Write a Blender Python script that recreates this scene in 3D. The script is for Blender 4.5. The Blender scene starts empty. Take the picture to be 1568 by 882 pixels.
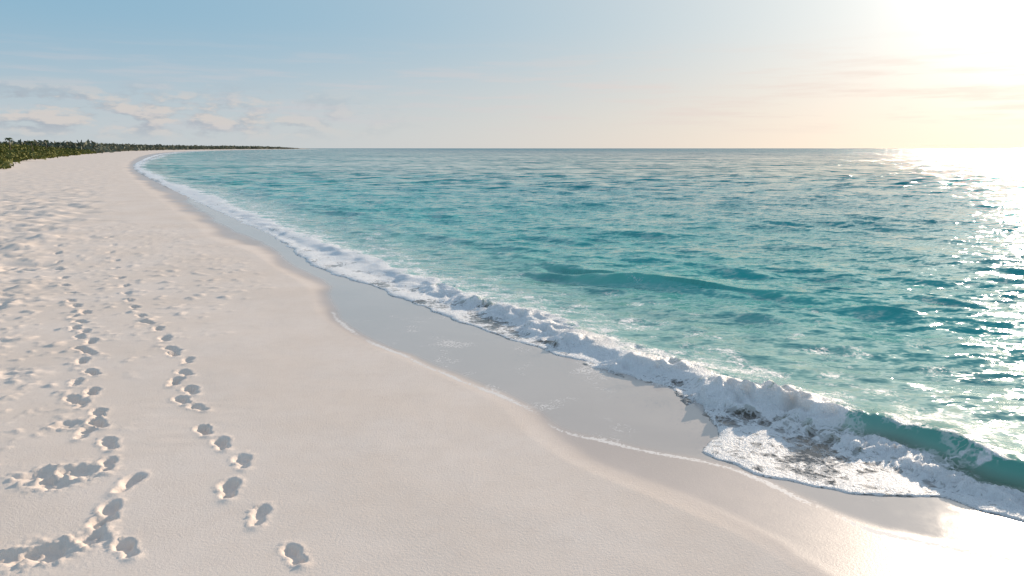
import bpy, math, numpy as np
from mathutils import Vector
rng=np.random.default_rng(7)
scene=bpy.context.scene
EYE=2.0
SUN_AZ=math.radians(37); SUN_EL=math.radians(14)
LEVEL=-0.07

# ------------------------------------------------------------------ coast lines (metres, X east, Y north)
DRY=[(2.6,1.2),(2.0,2.2),(1.42,3.20),(1.24,3.52),(0.88,3.94),(0.40,4.46),(0.08,5.04),(-0.12,5.62),(-0.88,6.66),(-1.66,7.63),(-2.39,8.89),(-3.00,10.63),(-4.05,12.44),(-5.14,14.46),(-6.84,16.61),(-8.35,19.49),(-11.42,24.84),(-19.97,40.05),(-36.64,70.68),(-66.04,129.89),(-139.68,292.73),(-246.3,585.8),(-390.8,1172),(-690,2500),(-3500,4500),(-24000,21000)]
FILM=[(5,1.2),(3.5,2.8),(2.3,3.5),(1.87,3.79),(1.52,4.40),(1.28,4.61),(0.96,4.74),(0.67,4.89),(0.31,5.10),(0.06,5.59),(-0.48,6.26),(-1.22,7.24),(-1.75,8.06),(-2.30,9.27),(-2.95,11.17),(-4.05,13.18),(-5.28,15.47),(-7.26,18.69),(-9.9,23.5),(-13.5,30)]
LACE=[(6.5,1.2),(4.2,2.9),(2.86,3.82),(2.58,4.08),(2.33,4.13),(2.04,4.18),(1.69,4.30),(1.47,4.53),(1.32,4.78),(1.48,5.10),(1.49,5.56),(1.44,6.05),(1.06,6.56),(0.74,6.93),(0.37,7.31),(-0.18,8.06),(-0.66,8.71),(-1.25,9.60),(-2.25,11.17),(-3.52,12.95),(-4.83,15.79),(-6.35,18.69),(-8.75,22.84),(-12.63,29.68),(-23.07,48.47),(-40.6,80.5),(-64.3,129.9),(-135.9,292.7),(-241.2,585.8),(-380.6,1171),(-680,2500),(-3400,4500),(-24000,21000)]
CREST=[(7,1.2),(4.9,2.9),(3.9,3.75),(3.24,4.38),(3.06,4.69),(2.86,4.98),(2.54,5.30),(2.20,5.71),(1.94,5.91),(1.63,6.42),(1.14,7.11),(0.69,7.91),(0.13,8.96),(-0.78,10.38),(-1.75,11.90),(-2.76,13.83),(-3.93,15.57),(-5.86,18.69),(-8.14,22.84),(-14.28,33.6),(-25.9,54),(-46.3,93.3),(-84,180),(-133,296),(-238,600),(-376,1190),(-675,2520),(-3300,4500),(-24000,21000)]
SWELL=[(11,6.5),(6.31,8.89),(5.16,9.27),(3.80,10.14),(2.88,10.84),(2.03,11.52),(1.06,12.3),(-0.30,13.83),(-3,17.5),(-8,25)]
VEG=[(-40,50),(-52,75),(-69.4,101.6),(-92.1,146.2),(-147.9,260),(-273,520),(-470,1171),(-659,2340)]
TRAMP=[(-4.2,2.0),(-4.9,5),(-5.66,7.62),(-6.67,10.14),(-8.2,13.18),(-10.0,17.25),(-17.2,31.7),(-35.5,70.7),(-67,130),(-150,300)]
WALK_A=[(-1.09,3.39),(-1.40,3.79),(-1.69,4.12),(-1.75,4.51),(-2.0,4.81),(-2.22,5.05),(-2.46,5.53),(-2.66,5.70),(-2.70,5.96),(-2.94,6.19),(-2.96,6.44),(-3.11,6.84),(-3.35,7.07),(-3.44,7.25),(-3.70,7.65),(-3.98,8.09),(-4.24,8.40),(-4.51,8.78),(-4.83,9.27),(-5.12,9.69),(-5.40,10.19),(-5.73,10.74),(-6.16,11.46),(-6.72,12.4),(-7.2,13.3),(-7.88,14.4),(-8.4,15.5),(-9.2,16.8)]
WALK_B=[(-1.96,3.45),(-2.23,3.67),(-2.25,3.83),(-2.33,4.19),(-2.60,4.46),(-2.77,4.80),(-3.06,5.01),(-3.06,5.19),(-3.18,5.41),(-3.43,5.62),(-3.55,5.72),(-3.51,5.91),(-3.79,6.17),(-3.81,6.46),(-4.11,6.82),(-4.19,7.11),(-4.36,7.25),(-4.43,7.54),(-4.65,7.72),(-4.74,7.97),(-4.95,8.15),(-5.06,8.46),(-5.32,8.75),(-5.3,8.98),(-5.65,9.38),(-5.91,9.69),(-6.18,10.24),(-6.63,10.79),(-7.05,11.46),(-7.58,12.3),(-8.17,13.18),(-8.8,14.2),(-9.5,15.4),(-10.3,16.8)]
SCUFFS=[(-2.73,4.36,.13,.020),(-2.79,4.19,.11,.02),(-2.34,3.42,.12,.026),(-2.50,3.36,.10,.018),(-2.20,3.56,.09,.018),(-3.27,5.17,.10,.02),(-2.95,4.3,.11,.018),(-3.5,4.4,.13,.012),(-4.5,6.4,.16,.012),(-3.9,5.0,.13,.012)]

def catmull(pts,n=10):
    p=np.array(pts,float)
    # spline in (X/Y', log Y) so that near and far stretches are equally smooth
    q=np.stack([p[:,0]/(p[:,1]+1.0),np.log(p[:,1]+1.0)],1)
    q=np.vstack([2*q[0]-q[1],q,2*q[-1]-q[-2]])
    out=[]
    for i in range(1,len(q)-2):
        for t in np.arange(n)/n:
            a,b,c,d=q[i-1],q[i],q[i+1],q[i+2]
            out.append(.5*((2*b)+(-a+c)*t+(2*a-5*b+4*c-d)*t*t+(-a+3*b-3*c+d)*t**3))
    out.append(q[-2]); out=np.array(out)
    Y=np.exp(out[:,1])-1.0
    return np.stack([out[:,0]*(Y+1.0),Y],1)

def polydist(X,Y,pts,n=6):
    """signed distance, positive to the east (seaward)"""
    c=catmull(pts,n)
    x=X.ravel().astype(np.float32); y=Y.ravel().astype(np.float32)
    best=np.full(x.shape,1e18,np.float32)
    for (ax,ay),(bx,by) in zip(c[:-1],c[1:]):
        dx,dy=bx-ax,by-ay; L=dx*dx+dy*dy+1e-12
        t=np.clip(((x-ax)*dx+(y-ay)*dy)/L,0,1)
        d=(x-ax-t*dx)**2+(y-ay-t*dy)**2
        np.minimum(best,d,out=best)
    o=np.argsort(c[:,1]); xc=np.interp(y,c[o,1],c[o,0])
    return (np.sqrt(best)*np.where(x>xc,1,-1)).reshape(X.shape)

_perm=np.random.default_rng(3).permutation(4096).astype(np.int64)
_ang=np.random.default_rng(4).random(4096)*2*np.pi
_gx=np.cos(_ang).astype(np.float32); _gy=np.sin(_ang).astype(np.float32)
def perlin(x,y,seed=0):
    xi=np.floor(x).astype(np.int64); yi=np.floor(y).astype(np.int64)
    xf=(x-xi).astype(np.float32); yf=(y-yi).astype(np.float32)
    u=xf*xf*xf*(xf*(xf*6-15)+10); v=yf*yf*yf*(yf*(yf*6-15)+10)
    def g(ix,iy,fx,fy):
        h=_perm[(_perm[(ix+seed*17)&4095]+iy)&4095]
        return _gx[h]*fx+_gy[h]*fy
    a=g(xi,yi,xf,yf);b=g(xi+1,yi,xf-1,yf);c=g(xi,yi+1,xf,yf-1);d=g(xi+1,yi+1,xf-1,yf-1)
    return (a+u*(b-a)+v*((c+u*(d-c))-(a+u*(b-a))))*1.5
def fbm(x,y,o=3,seed=0,g=.5):
    s=0;a=1
    for i in range(o):
        s=s+a*perlin(x*2**i,y*2**i,seed+i*5);a*=g
    return s
def ss(x,a,b):
    t=np.clip((x-a)/(b-a),0,1);return t*t*(3-2*t)

def fan(u0,u1,nu,apex=-1.5):
    r=[1.6]
    while r[-1]<14: r.append(r[-1]*1.0030)
    while r[-1]<60: r.append(r[-1]*1.0055)
    while r[-1]<24000: r.append(r[-1]*1.014)
    r=np.array(r); u=np.linspace(u0,u1,nu)
    return r[:,None]*u[None,:], (apex+r)[:,None]*np.ones(nu)[None,:], r, u
def coarse(X,Y,f,k=5):
    """evaluate a smooth field on every k-th row/column, then interpolate"""
    n,m=X.shape
    ri=np.unique(np.r_[np.arange(0,n,k),n-1]); ci=np.unique(np.r_[np.arange(0,m,k),m-1])
    F=f(X[np.ix_(ri,ci)],Y[np.ix_(ri,ci)])
    a=np.interp(np.arange(n),ri,np.arange(len(ri))); b=np.interp(np.arange(m),ci,np.arange(len(ci)))
    a0=np.minimum(a.astype(int),len(ri)-2); b0=np.minimum(b.astype(int),len(ci)-2)
    fa=(a-a0)[:,None]; fb=(b-b0)[None,:]
    G=F[a0]*(1-fa)+F[a0+1]*fa
    return G[:,b0]*(1-fb)+G[:,b0+1]*fb

def grid_mesh(name,X,Y,Z,keep,attrs,mat):
    n,m=X.shape
    idx=np.arange(n*m).reshape(n,m)
    k=(keep[:-1,:-1]|keep[1:,:-1]|keep[:-1,1:]|keep[1:,1:])
    q=np.stack([idx[:-1,:-1][k],idx[:-1,1:][k],idx[1:,1:][k],idx[1:,:-1][k]],1)
    used=np.zeros(n*m,bool);used[q.ravel()]=True
    remap=np.cumsum(used)-1
    q=remap[q].astype(np.int32)
    co=np.stack([X.ravel()[used],Y.ravel()[used],Z.ravel()[used]],1).astype(np.float32)
    me=bpy.data.meshes.new(name)
    me.vertices.add(len(co));me.vertices.foreach_set('co',co.ravel())
    me.loops.add(q.size);me.loops.foreach_set('vertex_index',q.ravel())
    me.polygons.add(len(q));me.polygons.foreach_set('loop_start',np.arange(0,q.size,4,dtype=np.int32))
    me.polygons.foreach_set('use_smooth',np.ones(len(q),bool))
    for an,av in attrs.items():
        at=me.attributes.new(an,'FLOAT','POINT');at.data.foreach_set('value',av.ravel()[used].astype(np.float32))
    me.update(calc_edges=True)
    ob=bpy.data.objects.new(name,me);scene.collection.objects.link(ob);me.materials.append(mat)
    return ob

# ------------------------------------------------------------------ node helpers
class NT:
    def __init__(s,nt): s.nt=nt
    def new(s,t,**k):
        n=s.nt.nodes.new(t)
        for a,b in k.items(): setattr(n,a,b)
        return n
    def put(s,sock,v):
        if isinstance(v,bpy.types.NodeSocket): s.nt.links.new(v,sock)
        elif v is not None:
            if sock.type in('RGBA',) and not isinstance(v,(int,float)) and len(v)==3: v=(*v,1)
            sock.default_value=v
    def m(s,op,a,b=None,c=None,clamp=False):
        n=s.new('ShaderNodeMath',operation=op,use_clamp=clamp)
        for i,v in enumerate((a,b,c)):
            if v is not None: s.put(n.inputs[i],v)
        return n.outputs[0]
    def v(s,op,a,b=None,scale=None):
        n=s.new('ShaderNodeVectorMath',operation=op)
        s.put(n.inputs[0],a)
        if b is not None: s.put(n.inputs[1],b)
        if scale is not None: s.put(n.inputs['Scale'],scale)
        return n.outputs['Value'] if op in('DOT_PRODUCT','LENGTH') else n.outputs[0]
    def mix(s,f,a,b,mode='MIX'):
        n=s.new('ShaderNodeMix',data_type='RGBA',blend_type=mode)
        s.put(n.inputs[0],f);s.put(n.inputs[6],a);s.put(n.inputs[7],b);return n.outputs[2]
    def noise(s,vec,scale,detail=2,rough=.5,dist=0):
        n=s.new('ShaderNodeTexNoise');s.put(n.inputs['Vector'],vec);s.put(n.inputs['Scale'],scale)
        n.inputs['Detail'].default_value=detail;n.inputs['Roughness'].default_value=rough;n.inputs['Distortion'].default_value=dist
        return n
    def vor(s,vec,scale,feat='DISTANCE_TO_EDGE'):
        n=s.new('ShaderNodeTexVoronoi',feature=feat);s.put(n.inputs['Vector'],vec);s.put(n.inputs['Scale'],scale);return n
    def step(s,x,a,b,lo=0.,hi=1.):
        n=s.new('ShaderNodeMapRange',interpolation_type='SMOOTHSTEP')
        s.put(n.inputs[0],x);s.put(n.inputs[1],a);s.put(n.inputs[2],b);s.put(n.inputs[3],lo);s.put(n.inputs[4],hi);return n.outputs[0]
    def attr(s,name): 
        n=s.new('ShaderNodeAttribute',attribute_name=name);return n.outputs['Fac']
def newmat(name):
    m=bpy.data.materials.new(name);m.use_nodes=True;return m,NT(m.node_tree),m.node_tree.nodes['Principled BSDF']

# ------------------------------------------------------------------ materials
def sand_material():
    m,t,b=newmat('beach_sand')
    pos=t.new('ShaderNodeNewGeometry').outputs['Position']
    wet=t.attr('wet');film=t.attr('film');veg=t.attr('veg');fr=t.attr('froth')
    n1=t.noise(pos,.8,3,.6).outputs['Fac'];n2=t.noise(pos,9,3,.6).outputs['Fac'];n3=t.noise(pos,260,1,.7).outputs['Fac']
    dry=t.mix(t.step(n1,.3,.7),(.86,.725,.62),(.91,.785,.69))
    dry=t.mix(t.m('MULTIPLY',t.step(n2,.4,.75),.22),dry,(.76,.62,.52))
    dry=t.mix(t.m('MULTIPLY',t.step(n3,.35,.7),.3),dry,(.64,.53,.44))
    wetc=t.mix(t.step(n1,.35,.65),(.54,.46,.41),(.60,.51,.455))
    c=t.mix(t.step(wet,0,1),dry,wetc)
    c=t.mix(t.m('MULTIPLY',film,.5),c,(.50,.47,.44))
    vg=t.noise(pos,.6,4,.7).outputs['Fac']
    c=t.mix(t.m('MULTIPLY',veg,t.step(vg,.35,.5)),c,(.09,.10,.035))
    fz=t.vor(t.v('ADD',pos,t.v('SCALE',t.noise(pos,9,3).outputs['Color'],scale=.16)),38,'F1').outputs['Distance']
    fm=t.m('MULTIPLY',t.step(t.m('SUBTRACT',fz,t.m('SUBTRACT',.75,t.m('MULTIPLY',fr,.75))),-.12,.18),t.step(fr,.03,.35))
    fm=t.m('MULTIPLY',fm,.7)
    c=t.mix(fm,c,(.87,.84,.81))
    t.put(b.inputs['Base Color'],c)
    r=t.step(wet,.2,1,.95,.38); r=t.m('SUBTRACT',r,t.m('MULTIPLY',film,.24)); r=t.m('ADD',r,t.m('MULTIPLY',t.m('SUBTRACT',n2,.5),.12))
    t.put(b.inputs['Roughness'],t.mix(fm,r,(.8,.8,.8)))
    t.put(b.inputs['Specular IOR Level'],t.step(wet,0,1,.08,.5))
    h=t.m('ADD',t.m('MULTIPLY',n3,.0022),t.m('MULTIPLY',t.noise(pos,60,2,.6).outputs['Fac'],.0028))
    bp=t.new('ShaderNodeBump');t.put(bp.inputs['Height'],h);bp.inputs['Distance'].default_value=1
    t.put(bp.inputs['Strength'],t.m('SUBTRACT',t.step(wet,0,1,.7,.26),t.m('MULTIPLY',film,.15)))
    t.put(b.inputs['Normal'],bp.outputs[0])
    return m

def sea_material():
    m,t,b=newmat('sea_water')
    g=t.new('ShaderNodeNewGeometry');pos=g.outputs['Position'];nor=g.outputs['Normal']
    F=t.attr('foam');dep=t.attr('depth');off=t.attr('offshore');lod=t.attr('lod');far=t.attr('far');sed_shade=t.attr('sediment_shade');cr=t.attr('crestglow')
    # water body colour
    sh=t.mix(t.step(dep,.03,.20),(.46,.43,.35),(.24,.48,.42))
    c=t.mix(t.step(off,.3,4.5),sh,(.03,.40,.37))
    c=t.mix(t.step(off,4,22),c,(.002,.295,.31))
    c=t.mix(t.step(off,20,180),c,(.0005,.165,.215))
    pn=t.noise(t.v('MULTIPLY',pos,(.10,.28,1)),1,3,.6).outputs['Fac']
    c=t.mix(t.m('MULTIPLY',t.step(pn,.42,.66),t.step(off,2,12,0,.30)),c,(.008,.38,.38))
    pn2=t.noise(t.v('MULTIPLY',pos,(.5,1.3,1)),1,2,.6).outputs['Fac']
    c=t.mix(t.m('MULTIPLY',t.step(pn2,.5,.7),t.step(off,0,2,0,.4)),c,(.002,.18,.21))
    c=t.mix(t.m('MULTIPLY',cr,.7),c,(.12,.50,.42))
    c=t.mix(sed_shade,c,(.40,.33,.24))  # sand-laden water and brown shadow at the crest, both put into the colour
    t.put(b.inputs['Base Color'],c)
    b.inputs['IOR'].default_value=1.333;b.inputs['Specular IOR Level'].default_value=.28
    t.put(b.inputs['Roughness'],t.step(off,10,400,.08,.22))
    # small ripples as slope noise (kept at every distance)
    def lay(sx,sy,amp,detail=2):
        col=t.noise(t.v('MULTIPLY',pos,(sx,sy,1)),1,detail,.55).outputs['Color']
        return t.v('SCALE',t.v('MULTIPLY',t.v('SUBTRACT',col,(.5,.5,.5)),(.9,1.0,0)),scale=amp)
    s=lay(14,22,t.m('MULTIPLY',.5,t.step(off,-.3,1.5,.5,1)),1)
    s=t.v('ADD',s,lay(3.2,6.5,t.m('MULTIPLY',1.05,t.step(off,-.2,1.5,.3,1))))
    s=t.v('ADD',s,lay(.6,1.5,t.m('MULTIPLY',3.0,lod)))
    s=t.v('ADD',s,lay(.16,.5,t.m('MULTIPLY',1.5,far)))
    s=t.v('ADD',s,lay(.04,.11,t.m('MULTIPLY',.9,far),1))
    nn=t.v('NORMALIZE',t.v('ADD',nor,s))
    t.put(b.inputs['Normal'],nn)
    # foam lace: round holes opened in a froth sheet
    wv=t.v('ADD',pos,t.v('SCALE',t.noise(pos,4.5,3,.6).outputs['Color'],scale=.30))
    wv=t.v('MULTIPLY',wv,(1,1,.4))
    v1=t.vor(wv,9,'F1').outputs['Distance'];v2=t.vor(wv,27,'F1').outputs['Distance'];v3=t.vor(wv,75,'F1').outputs['Distance']
    nz=t.noise(pos,3.2,5,.68).outputs['Fac']
    Fm=t.m('ADD',F,t.m('MULTIPLY',t.m('SUBTRACT',nz,.5),t.m('MULTIPLY',1.5,t.step(F,.02,.25))))
    inv=t.m('SUBTRACT',1.,Fm)
    L=t.step(t.m('SUBTRACT',v1,t.m('MULTIPLY',inv,1.0)),-.10,.10)
    L2=t.step(t.m('SUBTRACT',v2,t.m('MULTIPLY',inv,.80)),-.14,.14)
    L=t.m('MULTIPLY',t.m('ADD',t.m('MULTIPLY',L,.55),t.m('MULTIPLY',L2,.45)),t.step(Fm,.05,.3))
    L=t.m('MAXIMUM',t.m('MULTIPLY',L,L2),t.m('MULTIPLY',L,.9))
    L=t.m('MAXIMUM',L,t.step(Fm,.80,1.0))
    L=t.m('MULTIPLY',L,t.step(v3,.08,.4,.88,1))
    # foam: bright scattering froth
    fo=t.new('ShaderNodeBsdfPrincipled')
    t.put(fo.inputs['Base Color'],t.mix(t.m('MULTIPLY',sed_shade,.40),(.965,.96,.955),(.66,.56,.46)));fo.inputs['Roughness'].default_value=.5  # foam tinted brown for sediment and for the shadow painted on its top
    fo.inputs['Specular IOR Level'].default_value=.5
    fo.inputs['Subsurface Weight'].default_value=.8
    fo.inputs['Subsurface Radius'].default_value=(1,.97,.95)
    fo.inputs['Subsurface Scale'].default_value=.06
    bp=t.new('ShaderNodeBump');bp.inputs['Distance'].default_value=1;bp.inputs['Strength'].default_value=1.0
    t.put(bp.inputs['Height'],t.m('ADD',t.m('MULTIPLY',t.noise(pos,34,5,.68).outputs['Fac'],.035),t.m('MULTIPLY',v3,-.008)))
    t.put(fo.inputs['Normal'],bp.outputs[0])
    # translucent light through thin crests
    tw=t.new('ShaderNodeBsdfTranslucent');tw.inputs['Color'].default_value=(.14,.66,.52,1)
    wmix=t.new('ShaderNodeMixShader');t.put(wmix.inputs[0],t.m('MULTIPLY',cr,.35));t.nt.links.new(b.outputs[0],wmix.inputs[1]);t.nt.links.new(tw.outputs[0],wmix.inputs[2])
    # thin water lets the sand show
    gl=t.new('ShaderNodeBsdfTransparent');gl.inputs[0].default_value=(.93,.95,.94,1)
    gs=t.new('ShaderNodeBsdfGlossy');gs.inputs['Roughness'].default_value=.12;t.put(gs.inputs['Normal'],nn)
    fz=t.new('ShaderNodeFresnel');fz.inputs[0].default_value=1.333;t.put(fz.inputs['Normal'],nn)
    thin=t.new('ShaderNodeMixShader');t.nt.links.new(fz.outputs[0],thin.inputs[0]);t.nt.links.new(gl.outputs[0],thin.inputs[1]);t.nt.links.new(gs.outputs[0],thin.inputs[2])
    body=t.new('ShaderNodeMixShader');t.put(body.inputs[0],t.step(dep,.008,.13));t.nt.links.new(thin.outputs[0],body.inputs[1]);t.nt.links.new(wmix.outputs[0],body.inputs[2])
    fin=t.new('ShaderNodeMixShader');t.put(fin.inputs[0],L);t.nt.links.new(body.outputs[0],fin.inputs[1]);t.nt.links.new(fo.outputs[0],fin.inputs[2])
    t.nt.links.new(fin.outputs[0],m.node_tree.nodes['Material Output'].inputs[0])
    return m

# ------------------------------------------------------------------ ground
def edge_noise(X,Y):
    s=np.maximum(1,np.hypot(X,Y)/12)
    return (fbm(X*.9,Y*.9,3,11)*.12+fbm(X*.25,Y*.25,2,31)*.2)*np.clip(s,1,3)
def sand_level(td,tl):
    a=np.clip(td/np.maximum(td-tl,1e-3),0,1)
    z=np.where(tl<0,-.055*a,-.055-.055*np.clip(tl,0,2)-.05*np.clip(tl-2,0,20))
    return z
def footprints(X,Y,Z):
    tracks=[]
    for W in (WALK_A,WALK_B):
        for i,(x,y) in enumerate(W):
            j=min(i+2,len(W)-1);k=max(i-2,0)
            a=math.atan2(W[j][0]-W[k][0],W[j][1]-W[k][1])+rng.normal(0,.2)
            tracks.append((x,y,a,rng.uniform(.78,.98)))
    for (x,y,a,s) in tracks:
        r0=np.searchsorted(Y[:,0],y-.45);r1=np.searchsorted(Y[:,0],y+.45)
        xs=X[(r0+r1)//2]; c0=np.searchsorted(xs,x-.6);c1=np.searchsorted(xs,x+.6)
        if r1<=r0 or c1<=c0: continue
        xx=X[r0:r1,c0:c1];yy=Y[r0:r1,c0:c1]
        wob=perlin(xx*16,yy*16,5)*.014+perlin(xx*38,yy*38,6)*.007
        dx=xx-x;dy=yy-y
        l=(dx*math.sin(a)+dy*math.cos(a))/s; w=(dx*math.cos(a)-dy*math.sin(a))/s
        ball=np.sqrt(((l-.060)/.088)**2+(w/rng.uniform(.050,.060))**2)+wob*8
        heel=np.sqrt(((l+.080)/.058)**2+(w/.042)**2)+wob*8
        arch=np.sqrt((l/.10)**2+(w/.034)**2)
        kb,kh=rng.uniform(.85,1.1),rng.uniform(.5,1.05)
        dep=.046*rng.uniform(.6,1.1)
        pit=np.maximum(np.maximum(kb*(1-ss(ball,.55,1.16)),kh*(1-ss(heel,.5,1.16))),.6*(1-ss(arch,.5,1.2)))
        d=np.minimum(ball,heel)
        rim=np.exp(-((d-1.3)/.2)**2)*(.0035+.005*perlin(xx*22,yy*22,9))
        push=np.exp(-(((l+.165)/.035)**2+(w/.045)**2))*.008
        crumbs=np.exp(-((d-1.0)/.7)**2)*np.clip(perlin(xx*45,yy*45,14)-.2,0,1)*.022
        floor=(1-ss(d,.5,1.0))*perlin(xx*28,yy*28,12)*.010
        Z[r0:r1,c0:c1]+=-dep*pit+rim+push+crumbs+floor
    for (x,y,rr,dep) in SCUFFS:
        r0=np.searchsorted(Y[:,0],y-.6);r1=np.searchsorted(Y[:,0],y+.6)
        xs=X[(r0+r1)//2]; c0=np.searchsorted(xs,x-.8);c1=np.searchsorted(xs,x+.8)
        xx=X[r0:r1,c0:c1];yy=Y[r0:r1,c0:c1]
        d=np.hypot((xx-x)/1.3,(yy-y))/rr+perlin(xx*9,yy*9,21)*.35+perlin(xx*25,yy*25,22)*.15
        Z[r0:r1,c0:c1]+=-dep*1.5*(1-ss(d,.3,.85))+np.exp(-((d-1)/.3)**2)*(.003+.012*np.clip(perlin(xx*24,yy*24,8),-.3,1))+np.exp(-(d/1.3)**2)*np.clip(perlin(xx*42,yy*42,17)-.2,0,1)*.022

X,Y,R,U=fan(-1.25,1.5,900)
en=edge_noise(X,Y)
td=coarse(X,Y,lambda a,b:polydist(a,b,DRY))
tl=coarse(X,Y,lambda a,b:polydist(a,b,LACE))
tf=coarse(X,Y,lambda a,b:polydist(a,b,FILM))
tv=coarse(X,Y,lambda a,b:polydist(a,b,VEG))
tt=coarse(X,Y,lambda a,b:polydist(a,b,TRAMP))
tdn=td+en*.55
Z=sand_level(td,tl)
dryw=ss(-tdn,0,.6)
cell=(R*.0032)[:,None]*np.ones_like(X)
cell[R>14]*=1.7;cell[R>60]*=2.5
def band(wl): return ss(wl/cell,2.5,6)
Z=Z+dryw*(fbm(X*.6,Y*.6,2,40)*.006+fbm(X*3,Y*3,2,44)*.0010*band(.3))
wind=np.clip(fbm(X*.6,Y*.6,2,63)-.2,0,1)
Z=Z+dryw*wind*perlin(X*3+Y*4,Y*9-X*2,60)*.0028*band(.2)
tr=ss(-tt+fbm(X*.8,Y*.8,2,70)*.9,-.5,1.2)*dryw
far=np.clip(R/14,1,6)[:,None]
Z=Z+tr*(fbm(X*3.4,Y*3.4,3,75,.6)*.045*band(.25)+fbm(X/1.1,Y/1.1,3,78)*.055*far*band(.7)+np.clip(fbm(X*1.9,Y*1.9,2,79),0,1)*.035)
mid=ss(-(X+3.0)+fbm(X*1.3,Y*1.3,2,81)*.8,0,1.4)*dryw*(Y<20)
Z=Z+mid*np.clip(fbm(X*4.5,Y*4.5,3,84,.6)-.40,-.1,1)*.028
# shallow old dents scattered over the trodden strip
for i in range(700):
    y=3.2*(38/3.2)**rng.random(); x=-(.62*y+1.0)-abs(rng.normal(0,.12+.10*y))
    r0=np.searchsorted(Y[:,0],y-.4);r1=np.searchsorted(Y[:,0],y+.4)
    if r1-r0<3: continue
    xs=X[(r0+r1)//2]; c0=np.searchsorted(xs,x-.5);c1=np.searchsorted(xs,x+.5)
    if c1-c0<3: continue
    xx=X[r0:r1,c0:c1];yy=Y[r0:r1,c0:c1];a=rng.uniform(0,3.14)
    l=(xx-x)*math.cos(a)+(yy-y)*math.sin(a);w_=-(xx-x)*math.sin(a)+(yy-y)*math.cos(a)
    d=np.sqrt((l/rng.uniform(.06,.13))**2+(w_/rng.uniform(.035,.07))**2)+perlin(xx*14,yy*14,i)*.3
    Z[r0:r1,c0:c1]+=-rng.uniform(.008,.036)*(1-ss(d,.4,1.1))+np.exp(-((d-1.2)/.25)**2)*.004
footprints(X,Y,Z)
dune=ss(-tv,-1,25)
Z=Z+dune*(1.1+fbm(X*.03,Y*.03,3,90)*.8)+ss(-tv,-4,3)*.25
fs_=np.clip(R/10,1,3)[:,None]
wet=ss(tdn/fs_,-.03,.30)
film=ss((tf+en*.35)/fs_,0,.12)*(tl<3)
fq=tf+en*.35
froth=np.exp(-(fq/.020)**2)*np.clip(.75+perlin(X*2,Y*2,95)*1.2,0,1)*(Y<9)
froth+=ss(fq,-.02,.05)*.30*np.clip(fbm(X*2.2,Y*2.2,3,97)+.05,0,1)*(Y<9)
sand=sand_material()
beach=grid_mesh('sandy_beach',X,Y,Z,(tl<3.0),dict(wet=wet,film=film,veg=ss(-tv+fbm(X*.1,Y*.1,2,92)*4,-1,4),froth=froth),sand)
del X,Y,Z,td,tl,tf,tv,tt,en

# ------------------------------------------------------------------ sea
X,Y,R,U=fan(-1.0,1.55,960)
en=edge_noise(X,Y)
td=coarse(X,Y,lambda a,b:polydist(a,b,DRY));tl0=coarse(X,Y,lambda a,b:polydist(a,b,LACE))
tc0=coarse(X,Y,lambda a,b:polydist(a,b,CREST));tw=coarse(X,Y,lambda a,b:polydist(a,b,SWELL))
cell=(R*.0032)[:,None]*np.ones_like(X); cell[R>14]*=1.7; cell[R>60]*=2.5
def band(wl): return ss(wl/cell,3,7)
tl=tl0+(perlin(X*2.2,Y*2.2,101)*.07+perlin(X*6,Y*6,102)*.025+perlin(X*15,Y*15,103)*.008)
tc=tc0+fbm(X*1.1,Y*1.1,2,110)*.14+perlin(X*4,Y*4,112)*.05
Zs=sand_level(td,tl0)
Hs=np.interp(Y,[2,3.6,4.6,5.2,5.9,7,8,10,14,20,30,60,150,400],[.10,.13,.16,.15,.12,.09,.08,.06,.05,.05,.04,.05,.05,.0])
Hs=Hs*(1+.35*perlin(X*1.6,Y*1.6,115))
wf=np.clip(R/14,1,3)[:,None]
prof=np.where(tc<0,np.exp(-(np.abs(tc)/(.24*wf))**2.0),.70*np.exp(-(tc/(.34*wf))**2)+.30*np.exp(-(tc/(1.1*wf))**2))
foamy=ss(Y+.35*perlin(X*2,Y*2,116),4.85,5.5)
W=Hs*prof
# broken, tumbling white water
lm2=np.exp(-((tc+.12*wf)/(.36*wf))**2)*foamy
gap=np.clip(.75+1.2*fbm(X*1.6,Y*1.6,3,118),.10,1.45)
lumpmask=lm2*gap
wx=X+perlin(X*5,Y*5,122)*.06;wy=Y+perlin(X*5,Y*5,123)*.06
bil=1-np.abs(fbm(wx*4.2,wy*4.2,2,120))*2.0
bil2=1-np.abs(fbm(wx*10,wy*10,2,124))*2.0; bil3=1-np.abs(perlin(wx*27,wy*27,126))*2.2
lumps=lumpmask*(bil*.055*band(.2)+bil2*.052*band(.08)+bil3*.024*band(.035)+perlin(X*2.3,Y*2.3,128)*.05)*np.interp(Y,[5,6,9,14,30,60],[.9,1.2,.9,.65,.4,.2])
W=W+lumps
# bore in front of the unbroken shoulder
foot=np.exp(-((tc+.40+.05*perlin(X*5,Y*5,127))/.12)**2)*(1-foamy)
W=W+foot*(.02+bil2*.026+bil3*.014+bil*.018)
sw=.10*np.exp(-((tw+fbm(X*.5,Y*.5,2,130)*.7)/np.where(tw<0,.34,.8))**2)*np.exp(-((X-2.2)/2.4)**2)*(1+.4*perlin(X*1.2,Y*1.2,133))
W=W+sw+.035*np.exp(-((tc0-3.0+fbm(X*.4,Y*.4,2,131)*1.2)/.4)**2)
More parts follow.
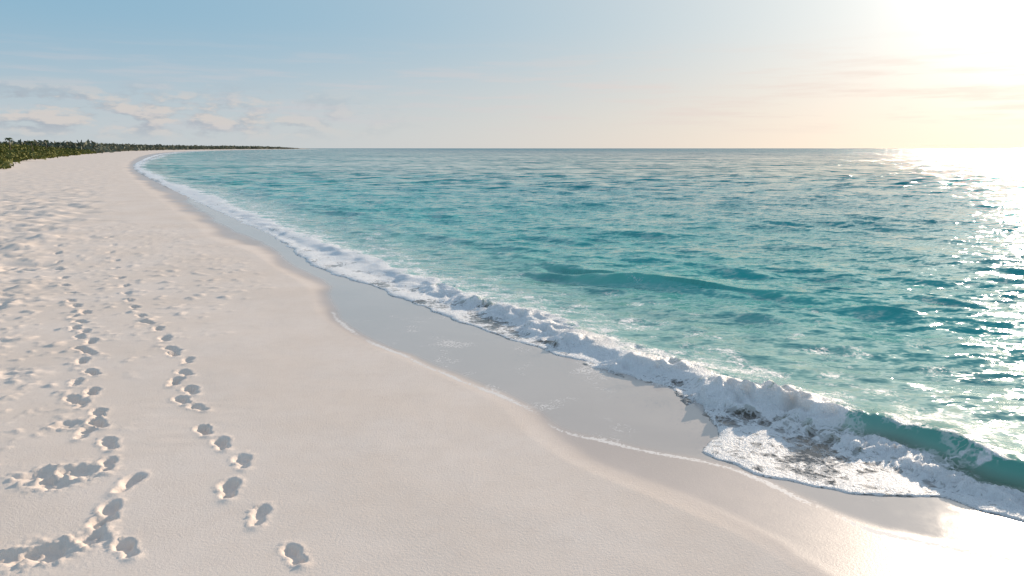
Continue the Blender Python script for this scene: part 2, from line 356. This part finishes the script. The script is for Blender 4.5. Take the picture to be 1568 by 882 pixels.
# wind sea
fade=ss(tc,.0,3)*.85+.15*ss(tc,-.5,.3)
chop=np.zeros_like(X);DX=np.zeros_like(X);DY=np.zeros_like(X)
base=math.atan2(-.93,-.36)
grp=1+.5*fbm(X*.13,Y*.22,2,140)
for i in range(48):
    wl=.28*(7/.28)**(i/47.)*rng.uniform(.9,1.1)
    th=base+rng.normal(0,.55);k=2*math.pi/wl
    a=.030*wl/(2*math.pi)*(1.0 if wl<1.5 else 1.5/wl)
    wob=perlin(X/wl*.35+i*7.3,Y/wl*.35,150+i%6)*2.4 if i%2==0 else wob*1.1
    ph=k*(X*math.cos(th)+Y*math.sin(th))+rng.uniform(0,6.28)+wob
    A=a*band(wl)
    chop+=A*np.sin(ph)
    DX+=A*math.cos(th)*np.cos(ph);DY+=A*math.sin(th)*np.cos(ph)
chop*=grp*fade
Zw=LEVEL+W+chop
filmh=np.where(tl<0,-.02,.011*(1-np.exp(-np.clip(tl,0,9)/.02)))
Fz=np.zeros_like(X)
nz=fbm(X*1.7,Y*1.7,3,160)
nf=fbm(X*.35,Y*.35,3,164)
nf2=fbm(X*.12,Y*.12,3,168)
front=ss(tl,.0,.03)*np.where(foamy>.5,ss(-tc,-.15,.05),ss(-tc,.20,.34))*np.interp(Y,[15,40,120],[1,.75,.4])
Fz=np.maximum(Fz,front*(.62+.45*nz+.22*np.interp(Y,[8,12],[0,1])))
Fz=np.maximum(Fz,np.exp(-((tl-.03)/.028)**2)*1.0*(tl>0)*(Y<30))
lw=np.interp(Y,[20,60,300],[.12,.28,.9])
Fz=np.maximum(Fz,np.exp(-((tl-lw)/lw)**2)*np.clip(np.interp(Y,[16,26,300],[0,1.05,1.0])+.5*nf2,0,1.3)*(tl>0)*(Y<900)*np.interp(Y,[16,20],[0,1]))
Fz=np.maximum(Fz,foamy*np.exp(-((tc+.12*wf)/(.33*wf))**4)*(1.05+.6*nz)*np.interp(Y,[5,20,45,90,200],[1,1,.65,.4,.2])+foamy*np.interp(Y,[18,30],[0,1])*(nf+nf2)*.6*np.exp(-((tc+.14*wf)/(.4*wf))**4)*(Y<400))
Fz=np.maximum(Fz,foot*1.15)
Fz=np.maximum(Fz,(1-foamy)*np.exp(-((tc-.02)/.05)**2)*(.40+.8*nz))
Fz=np.maximum(Fz,(1-foamy)*np.exp(-((tc+.15)/.2)**2)*(.22+.55*nz))
Fz=np.maximum(Fz,(tc>0)*np.exp(-tc/(.8*wf))*(.60+.65*nz)*np.interp(Y,[5,6,30,60,120],[.3,1,.7,.3,0]))
Fz=np.maximum(Fz,(tc>0)*np.exp(-tc/2.2)*(.14+.52*nz)*(Y<30)*np.interp(Y,[4.5,6],[.5,1]))
thick=ss(Fz,.45,.95)*(.010+.010*bil2*band(.08)+.007*bil3*band(.035))*np.clip(R/8,1,2)[:,None]*ss(tl,0,.12)
Z=np.maximum(Zw,Zs+filmh)+thick*(1-lm2)
dep=Z-Zs
dep=np.where(tc>0,np.maximum(dep,.12+.5*tc),dep)
# lean the face landward
nx,ny=-.80,-.60
lean=np.clip(W,0,.4)**1.5*.9*np.exp(-(tc/.35)**2)*(R<30)[:,None]
X2=X+nx*lean+DX*fade*.9;Y2=Y+ny*lean+DY*fade*.9
lod=1-band(1.1); farA=1-band(5)
sed_shade=foamy*np.exp(-((tc-.06)/.20)**2)*np.interp(Y,[5,5.8,8,10],[.2,.9,.75,0])*np.clip(.6+1.1*nz,0,1)  # brown crest band: suspended sand plus painted shadow on the foam top
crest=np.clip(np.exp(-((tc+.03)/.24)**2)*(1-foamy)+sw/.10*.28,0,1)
sea=grid_mesh('sea',X2,Y2,Z,tl>-.12,dict(foam=np.clip(Fz,0,1.3),depth=dep,offshore=tc,lod=lod,far=farA,sediment_shade=sed_shade,crestglow=crest),sea_material())

# ------------------------------------------------------------------ spray droplets thrown up by the breaker
def droplets():
    vs=[];fs=[]
    c=catmull(CREST,10);c=c[(c[:,1]>5.2)&(c[:,1]<11)]
    base_=[(1,0,0),(-1,0,0),(0,1,0),(0,-1,0),(0,0,1),(0,0,-1)];tri=[(0,2,4),(2,1,4),(1,3,4),(3,0,4),(2,0,5),(1,2,5),(3,1,5),(0,3,5)]
    hot=[c[rng.integers(len(c))] for _ in range(16)]
    for i in range(3200):
        p=hot[rng.integers(16)] if i%3 else c[rng.integers(len(c))]
        cl=rng.normal(0,.07,2)
        h=.06+abs(rng.normal(0,.05));r=rng.uniform(.001,.0038)
        o=(p[0]-.08+cl[0],p[1]-.05+cl[1],LEVEL+h+.10);n=len(vs)
        for b_ in base_: vs.append((o[0]+b_[0]*r,o[1]+b_[1]*r,o[2]+b_[2]*r*1.2))
        for f in tri: fs.append(tuple(n+q for q in f))
    me=bpy.data.meshes.new('sea_spray');me.from_pydata(vs,[],fs);me.update()
    ob=bpy.data.objects.new('sea_spray',me);scene.collection.objects.link(ob)
    m,t,b=newmat('spray');b.inputs['Base Color'].default_value=(.9,.9,.9,1);b.inputs['Roughness'].default_value=.3
    me.materials.append(m)
droplets()

# ------------------------------------------------------------------ vegetation
def leafmat(name,a,b_):
    m,t,b=newmat(name)
    pos=t.new('ShaderNodeNewGeometry').outputs['Position']
    n=t.noise(pos,.35,3).outputs['Fac'];sh=t.attr('shade')
    c=t.mix(t.m('ADD',t.m('MULTIPLY',sh,.6),t.m('MULTIPLY',n,.5)),a,b_)
    t.put(b.inputs['Base Color'],c);b.inputs['Roughness'].default_value=.7;b.inputs['Specular IOR Level'].default_value=.2
    return m
def leaf_mass(name,clumps,mat):
    """clumps: (x,y,z,rx,rz,leafsize,count)"""
    V=[];S=[]
    for (x,y,z,rx,rz,ls,n) in clumps:
        d=rng.normal(size=(n,3));d/=np.linalg.norm(d,axis=1)[:,None];d[:,2]=np.abs(d[:,2])
        rad=rng.uniform(.55,1.08,n)[:,None]
        c=d*rad*np.array([rx,rx,rz])+np.array([x,y,z])
        a=rng.normal(size=(n,3));a/=np.linalg.norm(a,axis=1)[:,None]
        b=np.cross(a,rng.normal(size=(n,3)));b/=np.linalg.norm(b,axis=1)[:,None]
        s=ls*rng.uniform(.6,1.3,n)[:,None]
        q=np.stack([c-a*s,c+b*s*.5,c+a*s,c-b*s*.5],1)
        V.append(q.reshape(-1,3));S.append(np.repeat(rng.uniform(0,1,n)*.6+rng.uniform(0,.4),4))
    V=np.vstack(V).astype(np.float32);S=np.concatenate(S).astype(np.float32);nq=len(V)//4
    me=bpy.data.meshes.new(name);me.vertices.add(len(V));me.vertices.foreach_set('co',V.ravel())
    me.loops.add(nq*4);me.loops.foreach_set('vertex_index',np.arange(nq*4,dtype=np.int32))
    me.polygons.add(nq);me.polygons.foreach_set('loop_start',np.arange(0,nq*4,4,dtype=np.int32))
    at=me.attributes.new('shade','FLOAT','POINT');at.data.foreach_set('value',S)
    me.update(calc_edges=True);me.materials.append(mat)
    ob=bpy.data.objects.new(name,me);scene.collection.objects.link(ob)
vc=catmull(VEG,20)
def vegpoint(y): return float(np.interp(y,vc[:,1],vc[:,0]))
cl=[]
for i in range(900):
    y=60*(330/60)**rng.random();back=rng.random()**1.6*55
    x=vegpoint(y)-back*.9; yy=y-back*.25
    h=rng.uniform(.5,1.3)+min(back,25)*.035
    rx=rng.uniform(1.2,3.0)*(1 if y>120 else .8)
    cl.append((x,yy,1.3*min(back/20,1)+.1,rx,h*1.0,.22+.0009*y,90))
leaf_mass('dune_shrubs',cl,leafmat('shrub_leaves',(.05,.07,.015),(.22,.21,.05)))
cl=[]
for i in range(1300):
    y=300*(2300/300)**rng.random();back=rng.random()*60
    x=vegpoint(y)-back; h=(rng.uniform(2.5,4.5)+y*.0012)*min(1,(2400-y)/700+.2)
    cl.append((x,y,.2,rng.uniform(4,9)*(1+y/2500),h,1.0+y*.0007,40))
leaf_mass('coastal_treeline',cl,leafmat('treeline_leaves',(.10,.115,.09),(.17,.18,.12)))

bark,t_,b_=newmat('palm_bark');b_.inputs['Roughness'].default_value=.9
n_=t_.noise(t_.new('ShaderNodeNewGeometry').outputs['Position'],3,3).outputs['Fac'];t_.put(b_.inputs['Base Color'],t_.mix(n_,(.10,.08,.05),(.2,.16,.11)))
frond=leafmat('palm_fronds',(.03,.05,.012),(.10,.12,.03))
def palm(x,y,h):
    vs=[];fs=[];n=8
    lx=rng.uniform(-.5,.5)
    for i in range(n+1):
        f=i/n;r=.13*(1-.45*f)
        for k in range(8):
            a=k*math.pi/4;vs.append((lx*f*f+math.cos(a)*r,math.sin(a)*r,h*f))
    for i in range(n):
        for k in range(8): fs.append((i*8+k,i*8+(k+1)%8,(i+1)*8+(k+1)%8,(i+1)*8+k))
    nt=len(fs)
    for j in range(13):
        a=j*2*math.pi/13+rng.uniform(-.2,.2);up=rng.uniform(.2,1.0);L=rng.uniform(.8,1.2)
        prev=None
        for i in range(9):
            f=i/8;r=L*f;z=h+up*f*.9-1.0*f*f;w=.16*math.sin(math.pi*min(f*1.0+.08,1))+.02
            c=(lx+math.cos(a)*r,math.sin(a)*r,z)
            s=len(vs);vs+= [(c[0]-math.sin(a)*w,c[1]+math.cos(a)*w,c[2]-w*.5),c,(c[0]+math.sin(a)*w,c[1]-math.cos(a)*w,c[2]-w*.5)]
            if prev is not None:
                fs+=[(prev,prev+1,s+1,s),(prev+1,prev+2,s+2,s+1)]
            prev=s
    me=bpy.data.meshes.new('palm_tree');me.from_pydata(vs,[],fs)
    me.materials.append(bark);me.materials.append(frond)
    for i,p in enumerate(me.polygons): p.material_index=0 if i<nt else 1
    ob=bpy.data.objects.new('palm_tree',me);ob.location=(x,y,1.0);scene.collection.objects.link(ob)
for (x,y,h) in [(-112,168,3.2),(-107,168,2.5),(-133,215,3.2)]: palm(x,y,h)

# ------------------------------------------------------------------ sky
w=bpy.data.worlds.new('World');scene.world=w;w.use_nodes=True
t=NT(w.node_tree)
sky=t.new('ShaderNodeTexSky');sky.sky_type='NISHITA';sky.sun_disc=False;sky.sun_elevation=SUN_EL;sky.sun_rotation=SUN_AZ
sky.dust_density=.3;sky.air_density=1;sky.ozone_density=2
D=t.v('NORMALIZE',t.new('ShaderNodeTexCoord').outputs['Generated'])
sp=t.new('ShaderNodeSeparateXYZ');t.put(sp.inputs[0],D)
elv=t.m('ARCSINE',sp.outputs[2]);azi=t.m('ARCTAN2',sp.outputs[0],sp.outputs[1])
sv=Vector((math.sin(SUN_AZ)*math.cos(SUN_EL),math.cos(SUN_AZ)*math.cos(SUN_EL),math.sin(SUN_EL)))
dot=t.m('MAXIMUM',t.v('DOT_PRODUCT',D,tuple(sv)),0)
warm=t.m('POWER',dot,4.5)
hor=t.mix(warm,(.54,.60,.64),(.96,.80,.66))
midc=t.mix(warm,(.28,.48,.63),(.78,.79,.76))
zen=(.32,.42,.56)
g=t.mix(t.step(elv,0.0,.17),hor,midc)
g=t.mix(t.step(elv,.12,.9),g,zen)
g=t.v('ADD',g,t.v('SCALE',(1.0,.89,.77),scale=t.m('MULTIPLY',t.m('POWER',dot,24),.38)))
g=t.v('ADD',g,t.v('SCALE',(1.0,.94,.86),scale=t.m('MULTIPLY',t.m('POWER',dot,130),1.2)))
g=t.v('SCALE',g,scale=10.0)
col=t.mix(.94,sky.outputs[0],g)
# clouds
cv=t.new('ShaderNodeCombineXYZ');t.put(cv.inputs[0],t.m('MULTIPLY',azi,9));t.put(cv.inputs[1],t.m('MULTIPLY',elv,24))
n=t.noise(cv.outputs[0],2.1,8,.58).outputs['Fac']
cv2=t.v('ADD',cv.outputs[0],(.10,.20,0));n2=t.noise(cv2,2.1,4,.55).outputs['Fac']
bandm=t.m('MULTIPLY',t.step(elv,.004,.03),t.step(elv,.085,.045))
left=t.step(azi,-.08,-.42)
cm=t.m('MULTIPLY',t.step(n,.42,.57),t.m('MULTIPLY',bandm,left))
lit=t.step(t.m('SUBTRACT',n,n2),-.07,.10)
ccol=t.mix(lit,(3.8,4.2,4.8),(6.8,6.2,5.8))
col=t.mix(t.m('MULTIPLY',cm,.8),col,ccol)
cs=t.new('ShaderNodeCombineXYZ');t.put(cs.inputs[0],t.m('MULTIPLY',azi,5));t.put(cs.inputs[1],t.m('MULTIPLY',elv,60))
n3=t.noise(cs.outputs[0],1.2,6,.6).outputs['Fac']
sm=t.m('MULTIPLY',t.step(n3,.46,.66),t.m('MULTIPLY',t.step(elv,.01,.04),t.step(elv,.15,.07)))
col=t.mix(t.m('MULTIPLY',sm,.45),col,t.mix(warm,(5.8,5.8,6.2),(9.3,7.3,6.3)))
bg=w.node_tree.nodes['Background'];t.put(bg.inputs[0],col);bg.inputs[1].default_value=.1

sun=bpy.data.objects.new('sun',bpy.data.lights.new('sun','SUN'));scene.collection.objects.link(sun)
sun.data.energy=5;sun.data.angle=math.radians(.6);sun.data.color=(1,.82,.64)
sun.rotation_euler=sv.to_track_quat('Z','Y').to_euler()

cam=bpy.data.objects.new('camera',bpy.data.cameras.new('camera'));scene.collection.objects.link(cam)
cam.location=(0,0,EYE);cam.data.lens=26;cam.data.sensor_width=36;cam.rotation_euler=(math.radians(90-10.7),0,0);cam.data.clip_start=.05;cam.data.clip_end=60000
scene.camera=cam
scene.view_settings.view_transform='Standard';scene.view_settings.look='None';scene.view_settings.exposure=0
